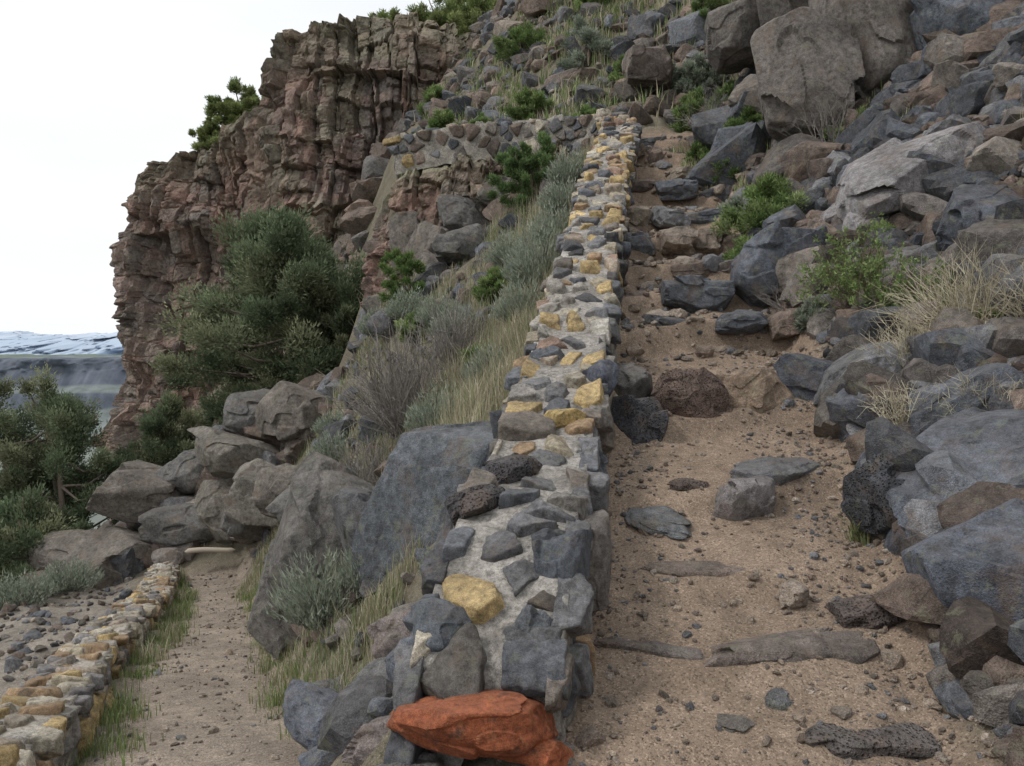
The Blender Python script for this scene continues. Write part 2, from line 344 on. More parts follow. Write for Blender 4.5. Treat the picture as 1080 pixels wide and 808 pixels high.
x, y = region(15000, (-.2, 3.4), (2.7, 9), lambda x, y: (pathmask(x, y, .2) > .1)); e = (x-bx(y, 9))/(bx(y, 10)-bx(y, 9))
k = R.uniform(0, 1, len(x)) < .14+1.2*np.abs(e-.45)**1.4*2; x, y = x[k], y[k]
scatter(grav, x, y, logn(len(x), .016, .65, .006, .11), PG, 2, sink=.3)
x, y = region(1500, (1, 4.2), (8.3, 18), lambda x, y: (pathmask(x, y, .2) > .1)); scatter(grav, x, y, logn(len(x), .07, .6, .03, .28), PG, 2)
x, y = region(6000, (-8, -1), (4, 18), lambda x, y: (lpathmask(x, y, .3) > .05)); scatter(grav, x, y, logn(len(x), .022, .55, .01, .1), PG, 2)
grav.build('gravel', M_rock, False, origin=(0, 0, 0))

# rough stone steps on upper path
k = 0
for e in EDGES[6:]:
    st = Acc(); xl = float(bx(e, 9))-.05; xr = float(bx(e, 10))+.2; x = xl
    while x < xr:
        w = R.uniform(.3, .9); w = min(w, max(xr-x+.1, .3)); zc = float(hz(np.array([x+w/2]), np.array([e+.3]))[0]); hgt = R.uniform(.26, .44)
        V, F = rockshape(5, 900+k, 4, 90, .05, .17); k += 1
        V = (V*np.array([w*1.04, R.uniform(.35, .7), hgt])/2)@rotm(R.normal(0, .09), R.normal(0, .12), R.normal(0, .25)).T
        c = np.array((GREY+BROWN+[(.25, .21, .17), (.22, .18, .15)])[R.integers(11)])*1.15
        if R.uniform() > .1: st.add(V+np.array([x+w/2, e+.16+R.normal(0, .1), zc+.04-hgt/2+R.uniform(-.04, .07)]), F, c)
        x += w*.97
    st.build('stone_step', M_rock, False)

# hero boulders ------------------------------------------------------
BG = (.115, .125, .148); DG = (.08, .083, .093)
B = boulder
B(-1.86, 8.1, -1.75, 1.45, 1.3, 2.0, (4, 6, 14), (.155, .145, .135), 311, 6, jit=.14)
B(-.62, 6.7, -1.12, 1.4, 1.2, 1.85, (-12, 10, -15), (.125, .135, .15), 12, 6)
B(-1.15, 7.4, -1.5, .9, .9, 1.3, (5, -12, 30), (.135, .135, .14), 13, 6)
B(-.25, 5.7, -1.1, .6, .8, .95, (-10, 10, 10), (.135, .135, .145), 15, 5)
for i, (x, y, z, s) in enumerate([(-1.2, 5.1, -2.16, .44), (-.93, 5.0, -2.1, .47), (-.8, 4.5, -2.0, .42), (-1.05, 4.7, -2.25, .36), (-.65, 4.2, -1.9, .37), (-1.3, 5.6, -2.25, .37), (-.85, 3.95, -2.08, .3), (-.62, 5.2, -1.65, .5), (-.75, 4.8, -1.8, .35), (-.5, 4.6, -1.6, .4)]):
    B(x, y, z, s*1.25, s, s*.8, (R.uniform(-20, 20), R.uniform(-20, 20), R.uniform(0, 180)), [BG, (.2, .17, .16), (.16, .16, .16)][i % 3], 30+i, 5)
for i, (x, y, z, w, h) in enumerate([(-4.75, 18, -.6, 1.9, 1.3), (-5.9, 18.6, -.8, 1.8, 1.3), (-6.1, 18.1, -1.7, 2.5, 1.2), (-8.6, 19, -2.6, 2.6, 1.4),
        (-7.2, 18.8, -2.1, 2.1, 1.2), (-6.2, 17.9, -2.9, 1.8, 1.6), (-9.0, 18.3, -4.1, 3.0, 1.6), (-7.3, 18.2, -3.2, 2.3, 1.2), (-9.9, 18.6, -4.7, 1.7, 1.9),
        (-5.4, 17.4, -2.8, 1.4, 1.5), (-5.2, 16.2, -2.6, 1.4, 1.2), (-4.6, 15.2, -2.1, 1.6, 1.3), (-3.6, 13, -1.8, 1.2, 1.0), (-3.0, 11.6, -1.8, 1.0, .8),
        (-2.6, 17.4, 1.5, 1.2, 1.1), (-1.9, 18.2, 3.0, 1.3, 1.4), (-1.2, 18.3, 3.8, 1.2, 1.1), (-.2, 18.2, 4.2, 1.2, .9), (-2.4, 18.5, 3.3, 1.0, 1.4), (-1.0, 16.2, 2.8, 1.2, .9), (.6, 18.0, 4.7, 1.0, .9), (-1.7, 17.2, 2.3, 1.1, 1.1)]):
    B(x, y, z, w, w*.9, h, (R.uniform(-12, 12), R.uniform(-14, 14), R.uniform(-40, 40)), [(.165, .145, .128), (.135, .13, .125), (.17, .155, .135)][i % 3], 60+i, 6 if w > 1.7 else 5)
# stones on the stair path
B(1.58, 7.05, -.2, .85, .65, .68, (0, 5, 20), (.14, .1, .085), 101, 6, M_pit, 'vesicular_boulder')
B(1.05, 6.75, -.33, .6, .5, .5, (5, 0, -20), DG, 102, 6, M_pit, 'vesicular_boulder')
B(1.02, 7.25, -.06, .5, .5, .5, (5, 0, 40), (.12, .115, .11), 103, 5)
B(2.13, 7.1, -.1, .68, .5, .56, (0, -18, 30), (.28, .21, .155), 104, 6)
B(2.85, 7.3, -.12, 1.05, .75, .66, (-8, 8, -10), BG, 105, 6)
B(3.5, 7.5, .05, .9, .7, .75, (0, 14, 15), (.11, .11, .12), 106, 6)
B(1.63, 5.62, -.82, .52, .42, .4, (12, 6, 15), (.19, .175, .175), 107, 5)
B(1.0, 5.4, -.95, .5, .4, .18, (8, 8, -5), (.16, .17, .18), 108, 5)
B(1.28, 5.75, -.8, .3, .24, .22, (0, 0, 0), (.12, .09, .08), 109, 5, M_pit, 'vesicular_boulder')
B(2.0, 6.0, -.70, .8, .45, .24, (8, -4, 20), (.15, .15, .16), 110, 5)
B(1.42, 4.12, -1.43, 1.02, .38, .28, (6, -3, 4), (.175, .145, .13), 111, 6, name='stone_step', jit=.1, extra=2)
B(.74, 4.1, -1.40, .65, .16, .14, (0, 6, -12), (.15, .13, .12), 112, 5, name='stone_step')
B(1.15, 4.85, -1.18, .95, .25, .18, (0, 0, 3), (.18, .145, .125), 113, 5, name='stone_step')
B(2.05, 4.35, -1.27, .6, .36, .24, (0, -6, -10), (.11, .09, .085), 114, 5, M_pit, 'vesicular_boulder')
B(1.62, 3.6, -1.6, .8, .5, .17, (0, 0, 10), (.14, .125, .12), 115, 6, M_pit, 'vesicular_boulder')
B(1.24, 3.72, -1.52, .16, .13, .17, (10, 0, 30), (.15, .15, .16), 116, 5, name='small_rock')
B(1.58, 4.5, -1.2, .17, .15, .15, (20, 0, 30), (.28, .23, .19), 117, 5, name='small_rock')
B(.95, 3.7, -1.57, .22, .4, .12, (0, 0, 30), (.16, .145, .13), 118, 5, name='small_rock')
# right-hand boulders
B(3.1, 4.75, -.85, 1.7, 1.8, 1.15, (14, -36, 12), BG, 121, 6, jit=.12)
B(2.78, 4.0, -1.15, 1.15, 1.2, 1.1, (4, -28, 25), (.11, .12, .145), 122, 6, jit=.14)
B(2.42, 5.05, -.68, .55, .55, .55, (0, 0, 20), DG, 123, 6, M_pit, 'vesicular_boulder')
B(3.3, 5.7, -.25, .9, .8, .65, (0, -24, 0), (.12, .13, .15), 124, 6)
B(2.95, 6.3, -.2, .8, .7, .6, (0, -12, 30), BG, 125, 6)
B(2.2, 3.25, -1.58, .45, .4, .2, (0, -5, 0), BG, 126, 5)
B(3.9, 7.0, .25, .9, .8, .6, (0, -15, 10), BG, 127, 6)
B(3.22, 9.6, 1.42, 1.35, 1.0, 1.05, (0, -22, 14), BG, 128, 6)
B(4.75, 9.6, 2.5, 2.3, 1.2, .72, (16, -27, 8), (.27, .255, .26), 129, 6, jit=.10, extra=3)
B(4.6, 9.9, 1.75, 1.7, 1.2, .95, (0, -12, 20), DG, 130, 6)
B(5.6, 10.3, 2.6, 1.3, 1.2, 1.2, (0, -12, 20), BG, 131, 6)
B(4.1, 8.3, 1.1, 1.0, .9, .6, (6, -20, 12), (.155, .15, .15), 132, 6)
B(4.8, 8.0, 1.7, 1.1, .9, .6, (6, -20, 42), BG, 133, 6)
for i, (x, y, z, w, h, c) in enumerate([(4.8, 13, 4.9, 1.6, 2.3, (.16, .142, .13)), (5.9, 13.3, 6.0, 1.7, 3.0, (.18, .16, .145)), (7.5, 13, 5.5, 2.5, 2.0, (.135, .15, .175)),
        (6.8, 14, 7.4, 1.8, 3.2, (.18, .16, .14)), (8.2, 13.6, 7.5, 2.4, 2.8, (.19, .168, .15)), (5.6, 15.2, 7.9, 1.7, 2.3, (.15, .135, .125)), (7.1, 16, 9.6, 2.1, 2.8, (.18, .16, .14)),
        (5.0, 17.4, 7.6, 1.6, 1.3, (.15, .135, .125)), (6.3, 12.3, 4.1, 1.5, 1.3, (.09, .094, .108)), (7.0, 12.0, 4.6, 1.8, .9, BG), (9.2, 14.6, 9.6, 2.6, 3.0, (.18, .16, .14)),
        (7.2, 19, 11.2, 2.0, 2.2, (.17, .15, .135)), (8.2, 17, 11.2, 2.4, 3.0, (.18, .16, .14)), (3.6, 21, 8.3, 1.3, 1.0, (.17, .14, .125)), (8.8, 21, 13.2, 2.6, 2.8, (.18, .15, .135))]):
    B(x, y, z, w, w*.95, h, (R.uniform(-8, 8), R.uniform(-20, 2), R.uniform(-35, 35)), c, 140+i, 6, rough=.05, jit=.12, extra=3)

# ------------------------------------------------------------------ masonry walls
def masonry(name, ctl, width, hl, hr, cell, colfn, seed, level, mortar=(.34, .31, .28), thick=(.03, .09), gap=.012, drop=.16, elong=1.0, near=0):
    r = np.random.default_rng(seed)
    ctl = np.array(ctl, float)
    d = np.concatenate([[0], np.cumsum(np.linalg.norm(np.diff(ctl, axis=0), axis=1))]); Ltot = d[-1]
    def C(s):
        s = np.atleast_1d(s); acc = 0
        for o in (-.25, -.12, 0, .12, .25):
            q = np.clip(s+o, 0, Ltot); acc = acc+np.stack([np.interp(q, d, ctl[:, k]) for k in range(3)], 1)
        return acc/5
    def frame(s):
        p = C(s); T = C(np.asarray(s)+.05)-C(np.asarray(s)-.05); T /= np.linalg.norm(T, axis=1)[:, None]
        Rg = np.stack([T[:, 1], -T[:, 0], T[:, 0]*0], 1); Rg /= np.linalg.norm(Rg, axis=1)[:, None]
        return p, T, Rg, np.cross(Rg, T)
    root = empty(name, tuple(C(Ltot/2)[0]))
    ss = np.arange(0, Ltot, .04); p, T, Rg, Nn = frame(ss)
    cs = [(-width/2-.06, -hl)]+[(-width/2-.06*(1-k/8), -hl*(1-k/8)) for k in range(1, 8)]+[(-width/2+width*k/12, 0) for k in range(13)]+[(width/2+.04*k/6, -hr*k/6) for k in range(1, 7)]
    cs = np.array(cs); V = p[:, None, :]+Rg[:, None, :]*cs[None, :, 0:1]+np.array([0, 0, 1.])*cs[None, :, 1:2]
    V0 = p[0]+np.array([0, 0, -.2])+(V[0]-p[0])*.02; V1 = p[-1]+(V[-1]-p[-1])*.02
    V = np.concatenate([V0[None], V, V1[None]], 0); ns = V.shape[0]; Vf = V.reshape(-1, 3)
    Vf = Vf+fbm(Vf*5, 4, seed)[:, None]*np.array([.03, .03, .06])
    ac = Acc(); ac.add(Vf, gridfaces(ns, len(cs)), mortar); ac.build('mortar_core', M_mortar, True, parent=root)
    st = Acc()
    for face, w0, w1 in (('top', -width/2, width/2), ('right', 0.0, hr), ('left', 0.0, hl)):
        S = []
        for a_ in np.arange(-cell*.3, Ltot+cell*.4, cell*elong):
            for b_ in np.arange(w0+cell*.42, w1-cell*.2, cell*.82):
                S.append((a_+r.uniform(-.42, .42)*cell, b_+r.uniform(-.38, .38)*cell))
        S = np.array(S); S = S[r.uniform(0, 1, len(S)) > drop]
        S[:, 0] = np.clip(S[:, 0], .05, Ltot-.02)
        for i, (a_, b_) in enumerate(S):
            dd = S-S[i]; L_ = np.linalg.norm(dd, axis=1); idx = np.argsort(L_)[1:9]
            idx = idx[L_[idx] > .04]
            shr = r.uniform(.78, 1.0)
            nr = [np.array([dd[j, 0]/L_[j], dd[j, 1]/L_[j], r.uniform(-.05, .3)]) for j in idx]; ds = [max(L_[j]/2*shr-gap-r.uniform(0, .014), .03) for j in idx]
            for q in range(3):
                th = r.uniform(0, 6.28); nr.append(np.array([math.cos(th), math.sin(th), r.uniform(0, .4)])); ds.append(cell*r.uniform(.38, .7))
            over = .035 if face == 'top' else .0
            nr += [np.array([0, -1, .15]), np.array([0, 1, .15])]; ds += [max(b_-w0+over*r.uniform(-.5, 1.3), .03), max(w1-b_+over*r.uniform(-.5, 1.3), .03)]
            nr += [np.array([1, 0, .2]), np.array([-1, 0, .2])]; ds += [cell*1.0, cell*1.0]
            h = r.uniform(*thick); h = min(h, min(ds[:len(idx)])*1.1+.01)
            nr += [np.array([r.normal(0, .16), r.normal(0, .16), 1.]), np.array([r.normal(0, .5), r.normal(0, .5), 1.]), np.array([0, 0, -1.])]; ds += [h, h*1.18, .07]
            nr = np.array(nr); nr /= np.linalg.norm(nr, axis=1)[:, None]
            p, T, Rg, Nn = [q[0] for q in frame([a_])]
            D, F = ico(5 if p[1] < near else level)
            rad = cut(D, nr, np.array(ds), 60); V = D*rad[:, None]
            V = V+D*(.14*min(h+.03, .07)*2*fbm(V*13+i, 3, seed, .6))[:, None]
            up = np.array([0, 0, 1.])
            if face == 'top': O = p+Rg*b_; ax = (T, Rg, Nn)
            elif face == 'right': O = p+Rg*(width/2+.02)-up*b_; ax = (T, -Nn, Rg)
            else: O = p-Rg*(width/2+.03)-up*b_; ax = (T, -Nn, -Rg)
            A = np.stack(ax, 0); FF = F if np.linalg.det(A) > 0 else F[:, ::-1]
            st.add(V@A+O, FF, colfn(r, O, face))
    st.build('stones', M_stone, True, parent=root)
    return root
def pick(r, pal): return np.array(pal[r.integers(len(pal))])*(1+r.normal(0, .14))
def col_main(r, O, face):
    y = O[1]; q = r.uniform()
    g = np.clip(1.08-(y-4.2)/4.4, .33, .94)
    if face == 'right': g = min(.95, g+.25)
    if q < g: return pick(r, GREY[:4]+[(.17, .17, .18), (.18, .155, .135), (.21, .195, .18)])
    return pick(r, OCHRE+OCHRE[:1]+[(.28, .19, .145), (.42, .36, .27)])
masonry('stone_retaining_wall', [(-.12, 3.42, -1.28), (-.07, 3.72, -1.04), (0, 4.15, -.77), (.18, 5.2, -.48), (.42, 6.6, .08), (.68, 8.2, .88), (1.15, 11, 2.25), (1.7, 14, 3.9), (2.3, 16.8, 5.45), (2.3, 17.9, 5.95)],
        .64, 1.0, .62, .28, col_main, 5, 4, mortar=(.29, .27, .245), thick=(.015, .12), gap=.018, drop=.15, near=7.5)
masonry('stone_retaining_wall', [(2.25, 18.3, 6.15), (1.6, 18.9, 6.2), (.2, 19.1, 6.2), (-1.4, 19.15, 6.1), (-2.85, 19.3, 5.85)],
        .5, .9, .5, .3, lambda r, O, f: pick(r, (OCHRE+OCHRE+GREY if f == 'top' else OCHRE[:3]+BROWN+MIX)), 6, 4, mortar=(.25, .23, .2), thick=(.02, .12))
masonry('low_stone_wall', [(-2.6, 2.2, -2.0), (-3.05, 5, -2.1), (-3.75, 6.8, -2.42), (-4.42, 8.5, -2.72), (-5.65, 12.5, -3.28), (-7.15, 16.4, -3.75)],
        .42, .5, .45, .2, lambda r, O, f: pick(r, OCHRE+OCHRE[:4]+[(.25, .22, .2), (.2, .19, .19), (.42, .37, .3), (.3, .25, .2)]), 8, 4, mortar=(.33, .3, .26), thick=(.02, .09))
B(-.13, 3.34, -1.45, .80, .4, .31, (-8, 3, 5), (.30, .095, .045), 475, 6, M_red, 'red_cornerstone', jit=.2, rough=.22, extra=6, p=40)
B(-.32, 3.70, -1.13, .30, .26, .28, (-30, 0, 10), (.13, .145, .165), 172, 5, M_stone, 'wall_stone')
B(.10, 3.66, -1.22, .24, .26, .42, (-8, 4, 10), (.15, .16, .175), 173, 5, M_stone, 'wall_stone')
B(.22, 4.0, -1.02, .32, .40, .6, (-10, 6, -8), (.11, .12, .14), 174, 6, M_stone, 'wall_stone')
B(.38, 4.4, -1.02, .28, .5, .66, (-4, 6, 8), (.16, .145, .135), 176, 6, M_stone, 'wall_stone')
B(-.20, 4.5, -.70, .36, .38, .24, (-20, 0, 25), (.08, .075, .08), 177, 6, M_pit, 'wall_stone')
B(0.0, 4.95, -.55, .38, .34, .22, (-15, 0, 60), (.085, .08, .085), 178, 6, M_pit, 'wall_stone')
B(.48, 5.3, -.58, .3, .36, .3, (-10, 0, 20), (.12, .13, .15), 180, 5, M_stone, 'wall_stone')
B(.72, 6.5, .02, .3, .4, .3, (-15, 0, 20), (.10, .11, .14), 181, 5, M_stone, 'wall_stone')
B(.3, 7.0, .2, .4, .35, .24, (-15, 0, 20), (.13, .14, .16), 182, 5, M_stone, 'wall_stone')
B(.36, 5.75, -.3, .34, .36, .22, (-18, 0, 35), (.42, .31, .14), 184, 5, M_stone, 'wall_stone')
B(-.45, 3.35, -1.74, .37, .3, .3, (0, 0, 20), (.18, .18, .18), 179, 5)
B(-.12, 3.2, -1.72, .5, .3, .24, (0, 0, -10), (.18, .17, .17), 183, 5)

lg = Acc()
def tube(acc, pts, rad, col, sides=6):
    pts = np.array(pts, float); n = len(pts); T = np.gradient(pts, axis=0); T /= np.linalg.norm(T, axis=1)[:, None]+1e-9
    ref = np.array([.31, .17, .93]) if abs(T[0, 2]) < .85 else np.array([1., .1, 0])
    A = np.cross(T, ref); A /= np.linalg.norm(A, axis=1)[:, None]+1e-9; Bv = np.cross(T, A)
    th = np.linspace(0, 2*np.pi, sides, endpoint=False); rad = np.array(rad)
    V = pts[:, None]+rad[:, None, None]*(A[:, None]*np.cos(th)[None, :, None]+Bv[:, None]*np.sin(th)[None, :, None])
    i = np.arange(n*sides).reshape(n, sides); j = np.roll(i, -1, 1)
    a_, b_, c_, d_ = i[:-1].ravel(), j[:-1].ravel(), j[1:].ravel(), i[1:].ravel()
    acc.add(V.reshape(-1, 3), np.vstack([np.stack([a_, b_, c_], 1), np.stack([a_, c_, d_], 1)]), col)
tt = np.linspace(0, 1, 14)
tube(lg, np.stack([-6.95+1.05*tt, 16.9+.1*tt, -3.58+.02*np.sin(tt*5)+.04*tt], 1), [.005]+[.06-.01*t for t in tt[1:-1]]+[.005], (.4, .35, .28), 9)
lg.build('fallen_log', M_bark, True)

# ------------------------------------------------------------------ cliff (columnar jointed)
def cliff(name, plan, base, seed, res=.08, amp=1.5, capback=7, scale=1.0):
    plan = np.array(plan, float); d = np.concatenate([[0], np.cumsum(np.linalg.norm(np.diff(plan[:, :2], axis=0), axis=1))])
    s = np.arange(0, d[-1], res); px = np.interp(s, d, plan[:, 0]); py = np.interp(s, d, plan[:, 1]); top = np.interp(s, d, plan[:, 2])
    zi = np.zeros(len(s), np.int64)
    top = top+.2*fbm(np.stack([s*.6, s*0, s*0], 1), 4, seed+9)+.8*scale*(cells1(s/1.6/scale, zi, seed)[1]-.5)+.4*scale*(cells1(s/.6/scale, zi, seed+8)[1]-.5)
    px = np.convolve(np.pad(px, 8, 'edge'), np.ones(17)/17, 'valid'); py = np.convolve(np.pad(py, 8, 'edge'), np.ones(17)/17, 'valid')
    tx = np.gradient(px); ty = np.gradient(py); ln = np.hypot(tx, ty); nx, ny = ty/ln, -tx/ln
    nt = int((top.max()-base)/res); t = np.linspace(0, 1, nt)
    S, T = np.meshgrid(s, t, indexing='ij'); Zz = base+(top[:, None]-base)*T
    P3 = np.stack([S.ravel(), Zz.ravel(), S.ravel()*0], 1)
    wu = .75*scale*fbm(P3*np.array([.5, .35, 1])/scale, 4, seed+3).reshape(S.shape); wv = .8*scale*fbm(P3*np.array([.45, .5, 1])/scale+31, 4, seed+13).reshape(S.shape)
    lay = cells1((Zz+wv*1.4)/(5.5*scale), np.zeros(S.shape, np.int64), seed+20)
    col = cells1((S+wu)/(1.5*scale), lay[3], seed)
    blk = cells1((Zz+wv+S*.1)/(2.0*scale), col[3], seed+1)
    sub = cells1((S+wu*.8+wv*.3)/(.55*scale), blk[3], seed+2)
    sb2 = cells1((Zz+wv*.8+wu*.4)/(.75*scale), sub[3], seed+4)
    big = cells1((S+wu)/4.6/scale, np.zeros(S.shape, np.int64), seed+11)
    lump = fbm(P3*.28/scale, 3, seed+41).reshape(S.shape)
    disp = amp*((big[1]-.5)*1.0+lump*1.1)+scale*(1.0*(col[1]-.5)+.75*(blk[1]-.5)+.4*(sub[1]-.5)+.32*(sb2[1]-.5)-.35*lay[4])
    disp += scale*(.5*(col[2]-.5)*col[4]*2+.5*(blk[2]-.5)*blk[4]*2+.5*(sub[2]-.5)*sub[4]+.3*(sb2[2]-.5)*sb2[4])
    disp -= scale*(.45*np.clip(1-col[0]/.06, 0, 1)+.15*np.clip(1-blk[0]/.04, 0, 1)+.14*np.clip(1-sub[0]/.08, 0, 1)+.08*np.clip(1-sb2[0]/.08, 0, 1))
    disp += .3*scale*fbm(P3*1.6/scale, 5, seed+5, .6).reshape(S.shape)
    disp += (1-T)*1.3*scale
    x_ = px[:, None]+nx[:, None]*disp; y_ = py[:, None]+ny[:, None]*disp
    pal = np.array([(.22, .145, .12), (.175, .122, .107), (.15, .12, .108), (.2, .16, .135), (.245, .155, .125), (.2, .135, .112), (.17, .15, .135)])
    ci = (col[2]*len(pal)).astype(int) % len(pal); cj = (((sub[2]+blk[2]+sb2[2]) % 1)*len(pal)).astype(int) % len(pal)
    c = (pal[ci]*.45+pal[cj]*.55)*1.12
    pat = sstep((fbm(P3*.35/scale, 5, seed+30).reshape(S.shape)-.04)/.2)
    hb = np.clip(np.clip((T-.84)/.12, 0, 1)*.5+.5*pat*np.clip((S/S.max()-.5)/.2, .12, 1), 0, .7)[..., None]; c = c*(1-hb)+np.array([.2, .19, .135])*hb
    nb = 26; bk = np.linspace(0, 1, nb)[1:]
    xb = x_[:, -1:]-nx[:, None]*bk[None]*capback; yb = y_[:, -1:]-ny[:, None]*bk[None]*capback
    Pb = np.stack([xb.ravel(), yb.ravel(), xb.ravel()*0], 1)
    zb = Zz[:, -1:]+bk[None]*.3+.3*fbm(Pb*.9, 4, seed+6).reshape(xb.shape)*np.minimum(1, bk*4)[None]
    cb = np.broadcast_to(np.array([.25, .23, .16]), xb.shape+(3,))
    XX = np.concatenate([x_, xb], 1); YY = np.concatenate([y_, yb], 1); ZZ = np.concatenate([Zz, zb], 1); CC = np.concatenate([c, cb], 1)
    a = Acc(); a.add(np.stack([XX.ravel(), YY.ravel(), ZZ.ravel()], 1), gridfaces(*XX.shape), CC.reshape(-1, 3)); return a.build(name, M_cliff, False)
cliff('cliff', [(-23.5, 62, 13), (-25.0, 55, 14), (-24.0, 51.5, 14.2), (-22.0, 50.3, 14.6), (-19.5, 49.8, 15.2), (-16.4, 49, 16.2), (-14.9, 48.3, 16.5), (-14.3, 46, 17.6), (-12.9, 44.4, 19.2), (-10.5, 43.6, 19.9), (-7, 43.2, 19.6), (-4.4, 43.4, 19.5), (-2.8, 44.5, 19.6), (-1, 47, 20)], -5, 3)
cliff('rock_outcrop', [(-3.5, 21.4, 4.0), (-3.1, 19.8, 4.8), (-2.6, 18.8, 5.0), (-1.2, 18.65, 5.2), (.4, 18.6, 5.3), (1.4, 18.5, 5.4)], 1.2, 14, res=.045, amp=.35, capback=.5, scale=.5)

# ------------------------------------------------------------------ vegetation
def unit(v): return v/(np.linalg.norm(v, axis=-1, keepdims=True)+1e-9)
def leaves(acc, P, D, Ln, W, C):
    D = unit(D); S = unit(np.cross(D, R.normal(0, 1, D.shape))); Ln = np.reshape(Ln, (-1, 1))*np.ones((len(P), 1)); W = np.reshape(W, (-1, 1))
    V = np.stack([P-S*W, P+S*W, P+D*Ln], 1).reshape(-1, 3); i = np.arange(len(P))*3
    acc.add(V, np.stack([i, i+1, i+2], 1), np.repeat(C, 3, 0))
def blades(acc, P, H, lean, w, C, droop=.5):
    n = len(P); th = R.uniform(0, 6.28, n); L_ = np.stack([np.cos(th), np.sin(th), th*0], 1)*np.reshape(lean, (-1, 1))
    S = np.stack([-np.sin(th), np.cos(th), th*0], 1)*np.reshape(w, (-1, 1)); H = np.reshape(H, (-1, 1))*np.ones((n, 1)); up = np.array([0, 0, 1.])
    Mm = P+up*H*.6+L_*H*.3; Tp = P+up*H*(1-.3*np.reshape(lean, (-1, 1))*droop)+L_*H
    V = np.stack([P-S, P+S, Mm-S*.7, Mm+S*.7, Tp], 1).reshape(-1, 3); i = np.arange(n)*5
    acc.add(V, np.vstack([np.stack([i, i+1, i+3], 1), np.stack([i, i+3, i+2], 1), np.stack([i+2, i+3, i+4], 1)]), np.repeat(C, 5, 0))
def gcol(n, pal, j=.15):
    pal = np.array(pal); return np.clip(pal[R.integers(len(pal), size=n)]*(1+R.normal(0, j, (n, 1))), .01, .8)
JUN = [(.15, .185, .11), (.195, .225, .135), (.125, .16, .095), (.24, .255, .155)]
SAGE = [(.27, .30, .235), (.23, .265, .2), (.32, .345, .28)]
GREEN = [(.19, .26, .10), (.15, .215, .08), (.24, .30, .13)]
STRAW = [(.45, .40, .29), (.39, .345, .245), (.52, .47, .36)]
TWIG = [(.22, .2, .185), (.17, .155, .145), (.28, .255, .23)]
def juniper(x, y, z, h, w, seed, nclump=120, nl=260, name='juniper_tree', pal=JUN, ls=.1, dens=1., low=.12, cs=1.):
    r = np.random.default_rng(seed); e = empty(name, (x, y, z)); tr = Acc(); lf = Acc(); o = np.array([x, y, z])
    tips = []; ph = r.uniform(0, 6.28, 3)
    for k in range(3):
        b = o+r.normal(0, .04*w, 3)*[1, 1, 0]; dirv = np.array([r.normal(0, .14), r.normal(0, .14), 1.]); L_ = h*r.uniform(.62, .9)
        pts = [b+dirv*L_*t+np.array([math.sin(t*4+k), math.cos(t*3+k), 0])*.06*w*t for t in np.linspace(-.08, 1, 9)]
        tube(tr, pts, np.linspace(.03*h, .006*h, 9)*(1 if k == 0 else .7), (.2, .16, .13))
        for q in range(int(nclump/3)):
            t = low+(1-low)*r.uniform()**.9; pb = o+(np.array(pts[int(t*8)])-o); th = r.uniform(0, 6.28)
            prof = math.sin(math.pi*min(1, (t*.86+.16)))**.65*(1-.25*t)
            rr = w*.5*prof*(.3+.7*math.sqrt(r.uniform()))*(1+.16*math.sin(th*3+ph[0])+.12*math.sin(t*9+th+ph[1]))
            tip = pb+np.array([math.cos(th)*rr, math.sin(th)*rr, h*.1*r.uniform(-.6, 1.2)]); tips.append((tip, pb))
            if q % 2 == 0: tube(tr, [pb, pb*.5+tip*.5+[0, 0, -.03*h], tip], [.007*h, .0045*h, .002*h], (.2, .165, .14), 4)
    for tip, pb in tips:
        cr = r.uniform(.045, .095)*w*cs; n = int(nl*dens*r.uniform(.5, 1.3)*(.5+cr/(.07*w))); d = unit(r.normal(0, 1, (n, 3))); rr = r.uniform(.05, 1, (n, 1))**.7
        ax = unit(tip-pb+np.array([0, 0, .3*w*.2])); P = tip+d*rr*cr+ax*r.uniform(-1.0, 1.0, (n, 1))*cr*.7
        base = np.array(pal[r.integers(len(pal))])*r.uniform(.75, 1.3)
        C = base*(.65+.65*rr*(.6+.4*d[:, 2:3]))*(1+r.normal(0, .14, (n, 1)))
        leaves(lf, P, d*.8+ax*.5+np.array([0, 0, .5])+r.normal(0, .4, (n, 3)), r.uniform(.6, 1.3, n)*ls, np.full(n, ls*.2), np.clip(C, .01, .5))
    tr.build('trunk', M_bark, True, parent=e); lf.build('foliage', M_leaf, False, parent=e)
def gz(x, y): return float(hz(np.array([float(x)]), np.array([float(y)]))[0])
juniper(-5.95, 24.3, -1.4, 8.0, 6.4, 1, 250, 420, ls=.125)
juniper(-4.7, 22.6, -.3, 4.4, 3.4, 2, 100, 330, ls=.115)
juniper(-12.6, 22, -6.2, 7.4, 5.0, 3, 190, 420)
juniper(-10.4, 25.0, -5.0, 5.2, 4.0, 4, 110, 360)
juniper(-11.0, 18.6, -5.9, 4.3, 3.6, 5, 110, 360)
juniper(-14.5, 24, -8.5, 8.2, 5.5, 6, 150, 360)
juniper(-8.6, 25.5, -3.4, 4.6, 3.4, 7, 90, 330)
for i, (x, y, z, h, w) in enumerate([(-7.2, 46.5, 18.7, 3.2, 4.5), (-4.6, 47, 19, 3.8, 4.6), (-1.6, 46, 19.8, 3.6, 4.5), (-17, 51.5, 15.2, 4.6, 3.6), (-19.4, 52, 14.4, 3.0, 3), (-2.9, 49, 20, 4.5, 4.5), (-15.4, 50.5, 15.8, 3.2, 2.6), (-18.2, 51.5, 14.9, 3.6, 3.0)]):
    juniper(x, y, z, h, w, 20+i, 70, 260, pal=[(.2, .25, .10), (.26, .3, .13), (.21, .25, .1)], ls=.17)
